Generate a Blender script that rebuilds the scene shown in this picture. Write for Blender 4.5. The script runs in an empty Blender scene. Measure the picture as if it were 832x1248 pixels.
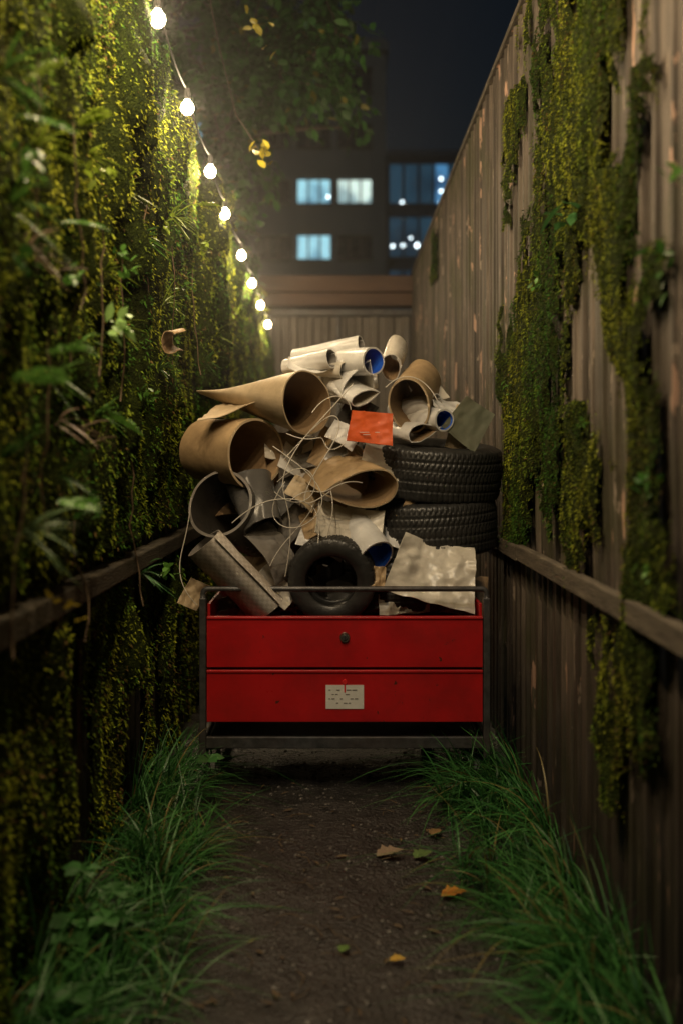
import bpy, math, random
import numpy as np
from mathutils import Vector, Matrix
random.seed(7); rng=np.random.default_rng(7)
S=bpy.context.scene
EYE=1.39; F=1387.0; WX=0.78
def at(u,v,Y):  # survey bearing -> world point at depth Y
    return np.array([(u-412)/F*Y, Y, EYE+(555-v)/F*Y])

# ---------------------------------------------------------------- helpers
def link(o,parent=None):
    S.collection.objects.link(o)
    if parent: o.parent=parent
    return o
def empty(name,loc=(0,0,0)):
    e=bpy.data.objects.new(name,None); e.empty_display_size=0.1
    return link(e)
def mesh_obj(name,v,f,mats,mi=None,smooth=False,col=None,parent=None):
    v=np.asarray(v,dtype=np.float32).reshape(-1,3)
    me=bpy.data.meshes.new(name)
    if isinstance(f,np.ndarray):
        n,k=f.shape
        me.vertices.add(len(v)); me.vertices.foreach_set('co',v.ravel())
        me.loops.add(n*k); me.loops.foreach_set('vertex_index',f.astype(np.int32).ravel())
        me.polygons.add(n); me.polygons.foreach_set('loop_start',np.arange(0,n*k,k,dtype=np.int32))
        try: me.polygons.foreach_set('loop_total',np.full(n,k,dtype=np.int32))
        except Exception: pass
        me.update(calc_edges=True); me.validate()
    else:
        me.from_pydata([tuple(map(float,p)) for p in v],[],f); me.update()
    for m in (mats if isinstance(mats,(list,tuple)) else [mats]): me.materials.append(m)
    if mi is not None and len(mi)==len(me.polygons): me.polygons.foreach_set('material_index',np.asarray(mi,dtype=np.int32))
    if smooth: me.polygons.foreach_set('use_smooth',np.ones(len(me.polygons),dtype=bool))
    if col is not None:
        a=me.color_attributes.new('Col','FLOAT_COLOR','POINT')
        c=np.ones((len(v),4),dtype=np.float32); c[:,:3]=col
        a.data.foreach_set('color',c.ravel())
    return link(bpy.data.objects.new(name,me),parent)
class MB:
    def __init__(s): s.v=[];s.f=[];s.m=[]
    def add(s,v,f,m=0):
        o=len(s.v); s.v+= [tuple(p) for p in v]; s.f+=[tuple(i+o for i in q) for q in f]; s.m+=[m]*len(f)
    def box(s,x0,x1,y0,y1,z0,z1,m=0):
        s.add([(x0,y0,z0),(x1,y0,z0),(x1,y1,z0),(x0,y1,z0),(x0,y0,z1),(x1,y0,z1),(x1,y1,z1),(x0,y1,z1)],
              [(0,3,2,1),(4,5,6,7),(0,1,5,4),(1,2,6,5),(2,3,7,6),(3,0,4,7)],m)
    def tube(s,pts,r,n=8,m=0,cap=True):
        pts=[np.array(p,float) for p in pts]; k=len(pts)
        if not hasattr(r,'__len__'): r=[r]*k
        vs=[];up=np.array([0.13,0.21,1.0])
        for i,p in enumerate(pts):
            d=pts[min(i+1,k-1)]-pts[max(i-1,0)]; d/=np.linalg.norm(d)+1e-9
            a=np.cross(d,up)
            if np.linalg.norm(a)<.2: a=np.cross(d,[1,0.1,0])
            a/=np.linalg.norm(a); b=np.cross(a,d)
            for j in range(n):
                t=2*math.pi*j/n; vs.append(p+r[i]*(math.cos(t)*a+math.sin(t)*b))
        fs=[(i*n+j,i*n+(j+1)%n,(i+1)*n+(j+1)%n,(i+1)*n+j) for i in range(k-1) for j in range(n)]
        if cap: fs+=[tuple(range(n)),tuple((k-1)*n+j for j in reversed(range(n)))]
        s.add(vs,fs,m)
    def obj(s,name,mats,parent=None,smooth=False,bevel=0):
        o=mesh_obj(name,s.v,s.f,mats,s.m,smooth,parent=parent)
        if bevel:
            b=o.modifiers.new('bev','BEVEL'); b.width=bevel; b.segments=2; b.limit_method='ANGLE'
        return o
def _h(i,j,s):
    n=(i*374761393+j*668265263+s*1442695041)&0x7fffffff
    n=((n^(n>>13))*1274126177)&0x7fffffff
    return ((n^(n>>16))&0xffff)/65535.0
def vn(x,y,s=0):
    x=np.asarray(x,float);y=np.asarray(y,float)
    i=np.floor(x).astype(np.int64);j=np.floor(y).astype(np.int64);u=x-i;w=y-j
    u=u*u*(3-2*u);w=w*w*(3-2*w)
    return (_h(i,j,s)*(1-u)+_h(i+1,j,s)*u)*(1-w)+(_h(i,j+1,s)*(1-u)+_h(i+1,j+1,s)*u)*w
def fbm(x,y,s=0,o=4):
    a=0;t=0;w=1.
    for k in range(o): a=a+w*vn(np.asarray(x)*2**k,np.asarray(y)*2**k,s+k*17); t+=w; w*=.5
    return a/t

# ---------------------------------------------------------------- materials
def newmat(name):
    m=bpy.data.materials.new(name); m.use_nodes=True; nt=m.node_tree
    return m,nt,nt.nodes['Principled BSDF']
def N(nt,t,**k):
    n=nt.nodes.new(t)
    for a,b in k.items():
        if a in n.inputs: n.inputs[a].default_value=b
        else: setattr(n,a,b)
    return n
def ramp(nt,fac,stops):
    r=nt.nodes.new('ShaderNodeValToRGB'); nt.links.new(fac,r.inputs[0]); e=r.color_ramp.elements
    while len(e)<len(stops): e.new(.5)
    for i,(p,c) in enumerate(stops): e[i].position=p; e[i].color=(c[0],c[1],c[2],1) if hasattr(c,'__len__') else (c,c,c,1)
    return r
def coords(nt,stretch):
    tc=nt.nodes.new('ShaderNodeTexCoord'); mp=N(nt,'ShaderNodeMapping',Scale=stretch)
    nt.links.new(tc.outputs['Object'],mp.inputs[0]); return mp.outputs[0]
def mat(name,c1,c2,scale=8,rough=.7,bump=.3,stretch=(1,1,1),metal=0,dirt=.5,dscale=3,spec=.4,bscale=None,bdist=.01,dcol=(0.03,0.022,0.015),chips=None,chipc=(.05,.02,.012)):
    m,nt,p=newmat(name); L=nt.links.new; co=coords(nt,stretch)
    n=N(nt,'ShaderNodeTexNoise',Scale=scale,Detail=6.,Roughness=.65); L(co,n.inputs['Vector'])
    r=ramp(nt,n.outputs[0],[(.32,c1),(.68,c2)])
    d=N(nt,'ShaderNodeTexNoise',Scale=dscale,Detail=6.,Roughness=.7); L(co,d.inputs['Vector'])
    dr=ramp(nt,d.outputs[0],[(.42,0),(.72,1)])
    mu=N(nt,'ShaderNodeMath',operation='MULTIPLY'); mu.inputs[1].default_value=dirt; L(dr.outputs[0],mu.inputs[0])
    mx=N(nt,'ShaderNodeMix',data_type='RGBA'); L(mu.outputs[0],mx.inputs[0]); L(r.outputs[0],mx.inputs[6]); mx.inputs[7].default_value=(*dcol,1)
    out=mx.outputs[2]
    if chips:
        e=N(nt,'ShaderNodeTexNoise',Scale=22.,Detail=5.,Roughness=.6); L(co,e.inputs['Vector']); er=ramp(nt,e.outputs[0],[(chips,0),(chips+.02,1)])
        mc=N(nt,'ShaderNodeMix',data_type='RGBA'); L(er.outputs[0],mc.inputs[0]); L(out,mc.inputs[6]); mc.inputs[7].default_value=(*chipc,1); out=mc.outputs[2]
    L(out,p.inputs['Base Color'])
    rr=N(nt,'ShaderNodeMapRange'); rr.inputs[3].default_value=max(0,rough-.15); rr.inputs[4].default_value=min(1,rough+.15); L(d.outputs[0],rr.inputs[0]); L(rr.outputs[0],p.inputs['Roughness'])
    p.inputs['Metallic'].default_value=metal; p.inputs['Specular IOR Level'].default_value=spec
    if bump>0:
        b=N(nt,'ShaderNodeTexNoise',Scale=bscale or scale*4,Detail=4.); L(co,b.inputs['Vector'])
        bp=N(nt,'ShaderNodeBump',Strength=bump,Distance=bdist); L(b.outputs[0],bp.inputs['Height']); L(bp.outputs[0],p.inputs['Normal'])
    return m
def leafmat(name,trans=.3,rough=.55):
    m,nt,p=newmat(name); L=nt.links.new
    a=N(nt,'ShaderNodeAttribute',attribute_name='Col'); out=a.outputs['Color']
    L(out,p.inputs['Base Color']); p.inputs['Roughness'].default_value=rough; p.inputs['Specular IOR Level'].default_value=.35
    if trans>0:
        t=N(nt,'ShaderNodeBsdfTranslucent'); L(out,t.inputs['Color'])
        mx=N(nt,'ShaderNodeMixShader'); mx.inputs[0].default_value=trans
        L(p.outputs[0],mx.inputs[1]); L(t.outputs[0],mx.inputs[2]); L(mx.outputs[0],nt.nodes['Material Output'].inputs[0])
    else: p.inputs['Specular IOR Level'].default_value=.15
    return m
def emis(name,c,s,pattern=None,lo=.25):
    m,nt,p=newmat(name); p.inputs['Base Color'].default_value=(.02,.02,.02,1)
    p.inputs['Emission Color'].default_value=(*c,1); p.inputs['Emission Strength'].default_value=s
    if pattern:
        co=coords(nt,(1,1,1)); n=N(nt,'ShaderNodeTexNoise',Scale=pattern,Detail=3.); nt.links.new(co,n.inputs['Vector'])
        r=ramp(nt,n.outputs[0],[(.35,(c[0]*lo,c[1]*lo*1.2,c[2]*lo*1.4)),(.55,c)]); nt.links.new(r.outputs[0],p.inputs['Emission Color'])
    m.cycles.emission_sampling='NONE'
    return m

M_moss=leafmat('moss_tufts',0,.8); M_leaf=leafmat('leaves',.3,.4); M_grass=leafmat('grass_blades',.25,.38)
M_mossbody=mat('moss_body',(.010,.018,.004),(.05,.07,.010),40,.95,1.0,dirt=.5,bdist=.03,spec=.1,dcol=(.018,.013,.005))

def fencemat(name,c1,c2,peel=True):
    m,nt,p=newmat(name); L=nt.links.new
    co=coords(nt,(1,9,.55)); co2=coords(nt,(1,1,1)); co3=coords(nt,(1,3.4,.8)); co4=coords(nt,(1,5,.25))
    n=N(nt,'ShaderNodeTexNoise',Scale=5.,Detail=8.,Roughness=.7); L(co,n.inputs['Vector'])
    r=ramp(nt,n.outputs[0],[(.3,c1),(.7,c2)])
    d=N(nt,'ShaderNodeTexNoise',Scale=1.6,Detail=8.,Roughness=.7); L(co4,d.inputs['Vector'])
    dr=ramp(nt,d.outputs[0],[(.38,0),(.58,.92)])
    mx=N(nt,'ShaderNodeMix',data_type='RGBA'); L(dr.outputs[0],mx.inputs[0]); L(r.outputs[0],mx.inputs[6]); mx.inputs[7].default_value=(.03,.023,.017,1)
    out=mx.outputs[2]
    g=N(nt,'ShaderNodeTexNoise',Scale=2.3,Detail=6.); L(co2,g.inputs['Vector'])
    gr=ramp(nt,g.outputs[0],[(.48,0),(.66,.6)])
    mg=N(nt,'ShaderNodeMix',data_type='RGBA'); L(gr.outputs[0],mg.inputs[0]); L(out,mg.inputs[6]); mg.inputs[7].default_value=(.05,.055,.015,1); out=mg.outputs[2]
    if peel:
        for sc,th_,cc in((2.6,.625,(.46,.29,.21)),(7.3,.64,(.30,.24,.19))):
            e=N(nt,'ShaderNodeTexNoise',Scale=sc,Detail=9.,Roughness=.6); L(co3,e.inputs['Vector'])
            er=ramp(nt,e.outputs[0],[(th_,0),(th_+.01,1)])
            me_=N(nt,'ShaderNodeMix',data_type='RGBA'); L(er.outputs[0],me_.inputs[0]); L(out,me_.inputs[6]); me_.inputs[7].default_value=(*cc,1); out=me_.outputs[2]
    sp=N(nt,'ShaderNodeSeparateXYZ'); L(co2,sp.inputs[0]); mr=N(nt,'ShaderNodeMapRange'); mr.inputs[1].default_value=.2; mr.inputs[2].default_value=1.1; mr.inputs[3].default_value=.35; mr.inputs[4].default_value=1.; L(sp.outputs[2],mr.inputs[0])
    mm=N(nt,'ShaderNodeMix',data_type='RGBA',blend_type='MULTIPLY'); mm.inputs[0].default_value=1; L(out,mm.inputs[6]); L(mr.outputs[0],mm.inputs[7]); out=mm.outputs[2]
    L(out,p.inputs['Base Color']); p.inputs['Roughness'].default_value=.65; p.inputs['Specular IOR Level'].default_value=.4
    bp=N(nt,'ShaderNodeBump',Strength=.9,Distance=.009); L(n.outputs[0],bp.inputs['Height']); L(bp.outputs[0],p.inputs['Normal'])
    return m
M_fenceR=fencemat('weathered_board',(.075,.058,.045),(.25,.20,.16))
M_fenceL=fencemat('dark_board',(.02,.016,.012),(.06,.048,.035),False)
M_rail=mat('rail_timber',(.06,.048,.036),(.17,.14,.10),10,.75,.6,(6,.6,6),dirt=.6)
M_railL=mat('rail_timber_dark',(.025,.022,.015),(.085,.07,.045),10,.75,.6,(6,.6,6),dirt=.6)  # same timber in darker tones, for the left rail
M_ground=mat('damp_soil_path',(.009,.0085,.008),(.044,.040,.037),11,.40,1.0,dirt=.6,dscale=3.2,bscale=60,bdist=.018,spec=.55,dcol=(.010,.0085,.0075))
M_red=mat('red_paint',(.38,.008,.010),(.50,.012,.014),4,.34,.08,dirt=.45,dscale=5,bdist=.002,spec=.5,dcol=(.12,.008,.008),chips=.68)
M_frame=mat('dark_steel',(.04,.042,.045),(.11,.11,.112),20,.42,.25,metal=.4,dirt=.5,bdist=.003,dcol=(.07,.035,.018))
M_black=mat('black_void',(.006,.006,.006),(.012,.012,.012),5,.9,0)
M_rub=mat('tyre_rubber',(.012,.012,.012),(.030,.030,.029),18,.42,.3,dirt=.5,bdist=.004,dcol=(.05,.045,.038),spec=.6)
M_chrome=mat('lock_metal',(.3,.28,.22),(.5,.47,.4),30,.35,.1,metal=1,dirt=.3)
M_label=mat('label_paper',(.62,.6,.54),(.75,.73,.68),8,.6,0,dirt=.15)
M_ink=mat('label_ink',(.16,.13,.12),(.22,.2,.18),8,.6,0)
M_redtag=mat('red_tag',(.6,.02,.02),(.7,.03,.03),8,.4,0,dirt=.1)
def card(name,c,dirt=.35,k=.72,**kw): return mat(name,tuple(x*k for x in c),c,kw.pop('scale',7),kw.pop('rough',.7),.35,dirt=dirt,dscale=kw.pop('dscale',5),bdist=.005,spec=.4,dcol=kw.pop('dcol',(.12,.075,.04)),**kw)
C_tan=card('cardboard_tan',(.50,.35,.19),.5,rough=.55); C_tan2=card('cardboard_light',(.64,.50,.32),.45,rough=.5); C_brn=card('cardboard_brown',(.26,.17,.09))
C_in=card('cardboard_inside',(.36,.24,.13)); C_cream=card('cream_plastic',(.72,.67,.58),.4,rough=.3,dcol=(.25,.18,.1)); C_white=card('white_plastic',(.80,.79,.77),.3,rough=.28,dcol=(.3,.26,.2))
C_grey=card('grey_sheet',(.28,.265,.245),.45,rough=.3); C_mgrey=card('dark_leatherette',(.10,.096,.09),.3,rough=.25,dcol=(.04,.035,.03)); C_dgrey=card('dark_grey_sheet',(.045,.042,.038),.3,rough=.3,dcol=(.03,.025,.02)); C_blue=mat('blue_lining',(.012,.08,.55),(.03,.16,.78),5,.35,0,dirt=.1)
C_olive=card('olive_board',(.15,.16,.11),.3); C_org=mat('orange_card',(.62,.09,.02),(.75,.13,.03),5,.5,.1,dirt=.25)
def woven():
    m,nt,p=newmat('woven_plastic'); L=nt.links.new
    tc=nt.nodes.new('ShaderNodeUVMap'); tc.uv_map='UV'
    mp=N(nt,'ShaderNodeMapping',Scale=(38,28,1)); L(tc.outputs[0],mp.inputs[0])
    ch=N(nt,'ShaderNodeTexChecker',Scale=1.); ch.inputs[1].default_value=(.66,.62,.57,1); ch.inputs[2].default_value=(.54,.50,.45,1); L(mp.outputs[0],ch.inputs[0])
    n=N(nt,'ShaderNodeTexNoise',Scale=6.,Detail=6.); r=ramp(nt,n.outputs[0],[(.35,(.6,.55,.5)),(.65,(1,1,1))])
    co=coords(nt,(1,1,1)); L(co,n.inputs['Vector'])
    mx=N(nt,'ShaderNodeMix',data_type='RGBA',blend_type='MULTIPLY'); mx.inputs[0].default_value=1; L(ch.outputs[0],mx.inputs[6]); L(r.outputs[0],mx.inputs[7])
    L(mx.outputs[2],p.inputs['Base Color']); p.inputs['Roughness'].default_value=.45
    bp=N(nt,'ShaderNodeBump',Strength=.6,Distance=.004); L(ch.outputs[1],bp.inputs['Height']); L(bp.outputs[0],p.inputs['Normal'])
    return m
C_woven=woven()

# ---------------------------------------------------------------- ground
def axis(lo,dl,dh,hi,step):
    a=list(np.arange(dl,dh+1e-6,step)); p=dh
    s=step
    while p<hi: s*=1.7; p+=s; a.append(p)
    p=dl; s=step
    while p>lo: s*=1.7; p-=s; a.insert(0,p)
    return np.array(a)
gx=axis(-300,-.9,.9,300,.025); gy=axis(-60,1.5,7.5,500,.03)
X,Y=np.meshgrid(gx,gy,indexing='ij')
def ghf(x,y): return (fbm(x*3,y*3,3)-.5)*.045+(fbm(x*14,y*14,9)-.5)*.018
near=np.clip((1.0-np.abs(X))*10,0,1)*np.clip((9-Y),0,1); Z=ghf(X,Y)*near
def gridf(a,b):
    i=np.arange((a-1)*(b-1)); r=i//(b-1); c=i%(b-1); k=r*b+c
    return np.stack([k,k+b,k+b+1,k+1],1)
mesh_obj('ground',np.stack([X,Y,Z],-1).reshape(-1,3),gridf(len(gx),len(gy)),M_ground,smooth=True)
pb=MB(); ico=[(0,0,1),(.9,0,.4),(.28,.85,.4),(-.72,.53,.4),(-.72,-.53,.4),(.28,-.85,.4),(.7,.5,-.4),(-.3,.85,-.4),(-.9,0,-.4),(-.3,-.85,-.4),(.7,-.5,-.4),(0,0,-1)]
icf=[(0,1,2),(0,2,3),(0,3,4),(0,4,5),(0,5,1),(1,6,2),(2,7,3),(3,8,4),(4,9,5),(5,10,1),(6,7,2),(7,8,3),(8,9,4),(9,10,5),(10,6,1),(11,7,6),(11,8,7),(11,9,8),(11,10,9),(11,6,10)]
for i in range(3400):
    x=random.uniform(-.75,.75); y=random.uniform(2.4,6.5); s=random.choice([.002,.003,.004,.006,.009])*random.uniform(.7,1.3)
    sx,sy,sz=[random.uniform(.6,1.3) for _ in range(3)]
    z=float(ghf(x,y)); pb.add([(x+a*s*sx*random.uniform(.8,1.2),y+b*s*sy,z+c*s*sz*.6) for a,b,c in ico],icf)
M_peb=mat('pebble',(.02,.018,.016),(.15,.135,.12),60,.45,0)
pb.obj('gravel',[M_peb])
def dead_leaf(name,x,y,s,c,rot):
    n=9; v=[];f=[]
    for i in range(n):
        t=i/(n-1); w=math.sin(math.pi*t**.8)*.42*s*(1+.25*math.sin(i*2.7))
        for k in(-1,0,1):
            px=(t-.5)*s; py=k*w; pz=.012+abs(k)*.25*w+.02*s*math.sin(5*t+k)+.12*s*t
            v.append((x+px*math.cos(rot)-py*math.sin(rot),y+px*math.sin(rot)+py*math.cos(rot),float(ghf(x,y))+pz))
    for i in range(n-1):
        for k in(0,1): a=i*3+k; f.append((a,a+3,a+4,a+1))
    mesh_obj(name,v,f,mat(name+'_surface',tuple(q*.6 for q in c),c,40,.6,.3,dirt=.3),smooth=True)
def G(u,v): Yd=F*EYE/(v-555); return (u-412)/F*Yd,Yd
for u,v,s,c,r in [(475,1046,.10,(.34,.24,.16),.3),(553,1094,.085,(.70,.27,.03),.2),(484,1174,.045,(.75,.45,.05),0),(419,1160,.04,(.12,.24,.03),1),(515,1046,.08,(.12,.20,.05),.6),(560,1000,.05,(.2,.13,.07),.2),(530,1020,.06,(.28,.17,.07),.9)]:
    x,y=G(u,v); dead_leaf('fallen_leaf',x,y,s,c,r)
lit=MB()
for i in range(520):
    x=random.uniform(-.7,.7); y=random.uniform(2.5,5.2); 
    if abs(x)<.3 and random.random()<.5: continue
    a=random.uniform(0,6.28); s=random.uniform(.006,.028); w=s*random.uniform(.1,.35); z=float(ghf(x,y))+.006
    c,d=math.cos(a),math.sin(a)
    lit.add([(x-c*s,y-d*s,z),(x-d*w,y+c*w,z+.006),(x+c*s,y+d*s,z+.004),(x+d*w,y-c*w,z+.003)],[(0,1,2,3)])
for i in range(45):
    x=random.uniform(-.5,.5); y=random.uniform(2.7,4.6); a=random.uniform(0,6.28); s=random.uniform(.04,.14); z=float(ghf(x,y))+.008
    lit.tube([(x,y,z),(x+s*.5*math.cos(a),y+s*.5*math.sin(a),z+.006),(x+s*math.cos(a+.3),y+s*math.sin(a+.3),z)],.0014,5)
lit.obj('leaf_litter',[mat('litter_brown',(.03,.02,.012),(.20,.13,.06),30,.8,0)])

# ---------------------------------------------------------------- fences
def fence(name,x,side,y0,y1,top,m,mr,pitch=.13,proud=.05):
    v=[];f=[];r=random.Random(5)
    prof=[]; y=y0
    while y<y1:
        o=r.uniform(-.005,.005); q=r.uniform(.62,.78)
        prof+=[(y,o),(y+pitch*(q-.05),o+r.uniform(-.002,.002)),(y+pitch*q,.010),(y+pitch*(q+.16),.012),(y+pitch*(q+.21),0.0)]
        y+=pitch*r.uniform(.9,1.12)
    zs=[-.05,.5,.96,1.5,2.2,None]
    for (yy,o) in prof:
        t=top(yy)
        for z in zs: v.append((x-side*(o if (z is None or z>.97) else o-.012),yy,t if z is None else z))
    n=len(prof);k=len(zs)
    for i in range(n-1):
        for j in range(k-1):
            a=i*k+j; q=(a,a+k,a+k+1,a+1); f.append(q if side>0 else q[::-1])
    b=len(v)
    v+= [(x+side*.06,y0,-.05),(x+side*.06,y1,-.05),(x+side*.06,y1,top(y1)),(x+side*.06,y0,top(y0))]; f.append((b,b+1,b+2,b+3))
    b=len(v); v+=[(x-side*.015,y0,top(y0)),(x-side*.015,y1,top(y1)),(x+side*.06,y1,top(y1)),(x+side*.06,y0,top(y0))]; f.append((b,b+1,b+2,b+3))
    e=empty(name); mesh_obj('boards',v,f,m,parent=e)
    mb=MB(); yy=y0
    while yy<y1:
        h=r.uniform(-.004,.004); s=2.4
        xa,xb=sorted([x-side*.016,x-side*proud]); mb.box(xa,xb,yy,min(yy+s,y1)-.004,.955+h,1.02+h); yy+=s
    mb.obj('rail',[mr],e,bevel=.006)
    cp=MB(); xa,xb=sorted([x-side*.025,x+side*.08]); 
    ta,tb=top(y0),top(y1)
    cp.add([(xa,y0,ta+.003),(xb,y0,ta+.003),(xb,y1,tb+.003),(xa,y1,tb+.003),(xa,y0,ta+.03),(xb,y0,ta+.03),(xb,y1,tb+.03),(xa,y1,tb+.03)],[(0,3,2,1),(4,5,6,7),(0,1,5,4),(1,2,6,5),(2,3,7,6),(3,0,4,7)])
    cp.obj('cap',[mr],e,bevel=.004)
    return e
topR=lambda y:3.27
topL=lambda y:3.12-(y-4)*.055
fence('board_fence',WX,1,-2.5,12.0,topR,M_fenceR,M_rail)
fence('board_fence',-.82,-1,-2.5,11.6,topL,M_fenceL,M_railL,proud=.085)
g=empty('metal_gate'); mb=MB(); yg=12.1; xx=-1.1
v=[];f=[]
while xx<1.0:
    for dx,o in((0,0),(.07,0),(.09,-.03),(.15,-.03),(.17,0)): v+=[(xx+dx,yg+o,0),(xx+dx,yg+o,2.86)]
    xx+=.17
for i in range(len(v)//2-1): f.append((2*i,2*i+2,2*i+3,2*i+1))
M_gate=mat('gate_steel',(.14,.12,.10),(.24,.21,.18),4,.6,.2,(3,3,.6),dirt=.5)
mesh_obj('corrugated_panel',v,f,M_gate,parent=g)
mb=MB(); mb.box(-1.15,1.05,11.98,12.06,2.862,2.93); mb.box(-.02,.02,12.0,12.05,.02,2.86); mb.box(-1.15,1.05,11.99,12.05,.06,.14); mb.obj('gate_frame',[M_frame],g,bevel=.005)
M_beam=mat('beam_wood',(.08,.042,.026),(.16,.085,.05),6,.6,.3,(.5,3,3),dirt=.5)
mb=MB(); mb.box(-1.3,1.2,11.9,12.2,2.96,3.09); mb.box(-1.35,1.25,11.8,12.35,3.093,3.26); mb.obj('header_beam',[M_beam],g,bevel=.01)

# ---------------------------------------------------------------- moss
def moss(name,x,side,y0,y1,z0,z1,mask,thick,ntuft,ybias,size,colf,topf):
    e=empty(name)
    dy=.02; ys=np.arange(y0,y1,dy); zs=np.arange(z0,z1,.02)
    A,B=np.meshgrid(ys,zs,indexing='ij'); m=mask(A,B); th=thick(A,B)
    off=.014+np.clip(m*3,0,1)*th
    P=np.stack([x-side*off+rng.normal(0,.003,A.shape),A,B],-1)
    fc=gridf(len(ys),len(zs)); mm=m.reshape(-1); ok=(mm[fc]>0.0).all(1)&(P.reshape(-1,3)[fc][:,:,2]<topf(P.reshape(-1,3)[fc][:,:,1])+.03).all(1)
    fc=fc[ok] if side>0 else fc[ok][:,::-1]
    mesh_obj('moss_bed',P.reshape(-1,3),fc,M_mossbody,smooth=True,parent=e)
    n=ntuft*3; u=rng.random(n); yy=y0*(y1/y0)**(u**ybias); zz=rng.uniform(z0,z1,n)
    m=mask(yy,zz); k=(m>rng.uniform(-.05,.12,n))&(zz<topf(yy)+.05); yy=yy[k][:ntuft];zz=zz[k][:ntuft]; m=m[k][:ntuft]; n=len(yy)
    th=thick(yy,zz); base=np.stack([x-side*(.012+np.clip(m*3,0,1)*th*rng.uniform(.9,1.0,n)),yy,zz],-1)
    sc=size*rng.uniform(.4,1.6,n)*(.75+yy*.10)
    d=np.stack([-side*rng.uniform(.2,1,n),rng.normal(0,.6,n),rng.normal(-.25,.65,n)],-1); d/=np.linalg.norm(d,axis=1)[:,None]
    r=rng.normal(0,1,(n,3)); s=np.cross(d,r); s/=np.linalg.norm(s,axis=1)[:,None]; nn=np.cross(s,d)
    wd=.14
    V=np.stack([base,base+d*(sc*.5)[:,None]+s*(sc*wd)[:,None]+nn*(sc*.1)[:,None],base+d*sc[:,None]+np.array([0,0,-1])*(sc*.25)[:,None],base+d*(sc*.5)[:,None]-s*(sc*wd)[:,None]+nn*(sc*.1)[:,None]],1).reshape(-1,3)
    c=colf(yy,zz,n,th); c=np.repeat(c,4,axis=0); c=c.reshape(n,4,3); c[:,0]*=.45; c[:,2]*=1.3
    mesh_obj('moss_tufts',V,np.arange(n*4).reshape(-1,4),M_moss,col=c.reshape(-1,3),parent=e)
def mcol(y,z,n,th,s=0,tref=.05):
    t=np.clip((fbm(y*3,z*2,40+s,3)-.32)*2.4+(fbm(y*14,z*10,60+s,2)-.5)*.9+rng.normal(0,.15,n),0,1)[:,None]
    a=np.array([.050,.135,.014]); b=np.array([.33,.36,.027]); 
    c=a*(1-t)+b*t; dead=(rng.random(n)<.04+.22*(fbm(y*4,z*3,90,3)>.62))[:,None]; c=np.where(dead,np.array([.14,.09,.03]),c)
    k=np.clip(th/tref,.30,1.0)[:,None]   # crevice shade painted into the tuft colour: thin, recessed moss is darkened
    return c*k*rng.uniform(.5,1.4,n)[:,None]
def maskL(y,z):
    a=fbm(y*3.2,z*.55,1,5); b=fbm(y*9,z*2.5,8,3)
    cover=np.where(z>1.0,.33,.40)+np.clip((1.2-z),0,1)*.05-np.clip((y-5)*.03,0,.14)
    r=a*.7+b*.3-cover
    return np.where((z>.94)&(z<1.07),r-.19,r)
TY0,TY1,TZ0,TZ1,TR=1.2,11.7,-.1,3.4,.01
TM=np.zeros((int((TY1-TY0)/TR)+2,int((TZ1-TZ0)/TR)+2))
for i in range(4400):
    yc=rng.uniform(TY0,TY1); zt=rng.uniform(.1,3.5); w_=rng.choice([.025,.035,.05,.07,.10])*rng.uniform(.8,1.2); ln=w_*rng.uniform(2,6.5); T_=w_*rng.uniform(.55,1.2)+.010
    a0_=max(0,int((yc-w_-TY0)/TR)); a1_=min(TM.shape[0],int((yc+w_-TY0)/TR)+1); b0_=max(0,int((zt-ln-TZ0)/TR)); b1_=min(TM.shape[1],int((zt-TZ0)/TR)+1)
    if a1_<=a0_ or b1_<=b0_: continue
    uu=((np.arange(a0_,a1_)*TR+TY0-yc)/w_)[:,None]; vv=((zt-(np.arange(b0_,b1_)*TR+TZ0))/ln)[None,:]
    wid=np.clip(1.15-vv*.55,.3,1); t_=T_*np.sqrt(np.clip(1-(uu/wid)**2,0,1))*np.clip(vv*1.6,0,1)**.7*np.clip((1-vv)/.12,0,1)**.5
    TM[a0_:a1_,b0_:b1_]=np.maximum(TM[a0_:a1_,b0_:b1_],t_)
def thL(y,z):
    fy=np.clip((y-TY0)/TR,0,TM.shape[0]-2); fz=np.clip((z-TZ0)/TR,0,TM.shape[1]-2); i=fy.astype(int); j=fz.astype(int); u=fy-i; w=fz-j
    t=(TM[i,j]*(1-u)+TM[i+1,j]*u)*(1-w)+(TM[i,j+1]*(1-u)+TM[i+1,j+1]*u)*w
    return .006+t*(.7+.6*fbm(y*2,z*1.2,12,2))+.02*fbm(y*22,z*16,33,2)
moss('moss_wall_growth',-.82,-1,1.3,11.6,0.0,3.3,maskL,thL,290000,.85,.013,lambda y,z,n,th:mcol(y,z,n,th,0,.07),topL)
ST=[[(705,-160,64),(705,-60,64),(708,0,62),(712,100,58),(705,200,60),(690,280,54),(668,340,50),(658,420,42),(652,500,34),(643,560,22),(632,655,10)],
[(735,180,32),(745,300,30),(760,400,24),(785,460,19),(792,560,17),(790,650,15),(788,720,18),(785,748,20)],
[(712,495,16),(715,560,29),(712,620,24),(708,700,9)],[(680,505,16),(683,580,13),(680,640,6)],[(797,85,10),(785,150,11),(770,260,9)],
[(628,125,7),(628,220,6),(625,265,3)],[(775,770,32),(770,830,36),(760,900,26),(755,965,10)],[(812,305,13),(806,350,9)],[(533,285,3),(533,335,3)],[(820,640,11),(826,720,16)]]
STW=[]
for s in ST:
    L_=[]
    for u,v,h in s:
        Yd=F*WX/(u-412); L_.append((EYE+(555-v)/F*Yd,Yd,h*Yd*Yd/(F*WX)))
    L_.sort(); STW.append(L_)
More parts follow.
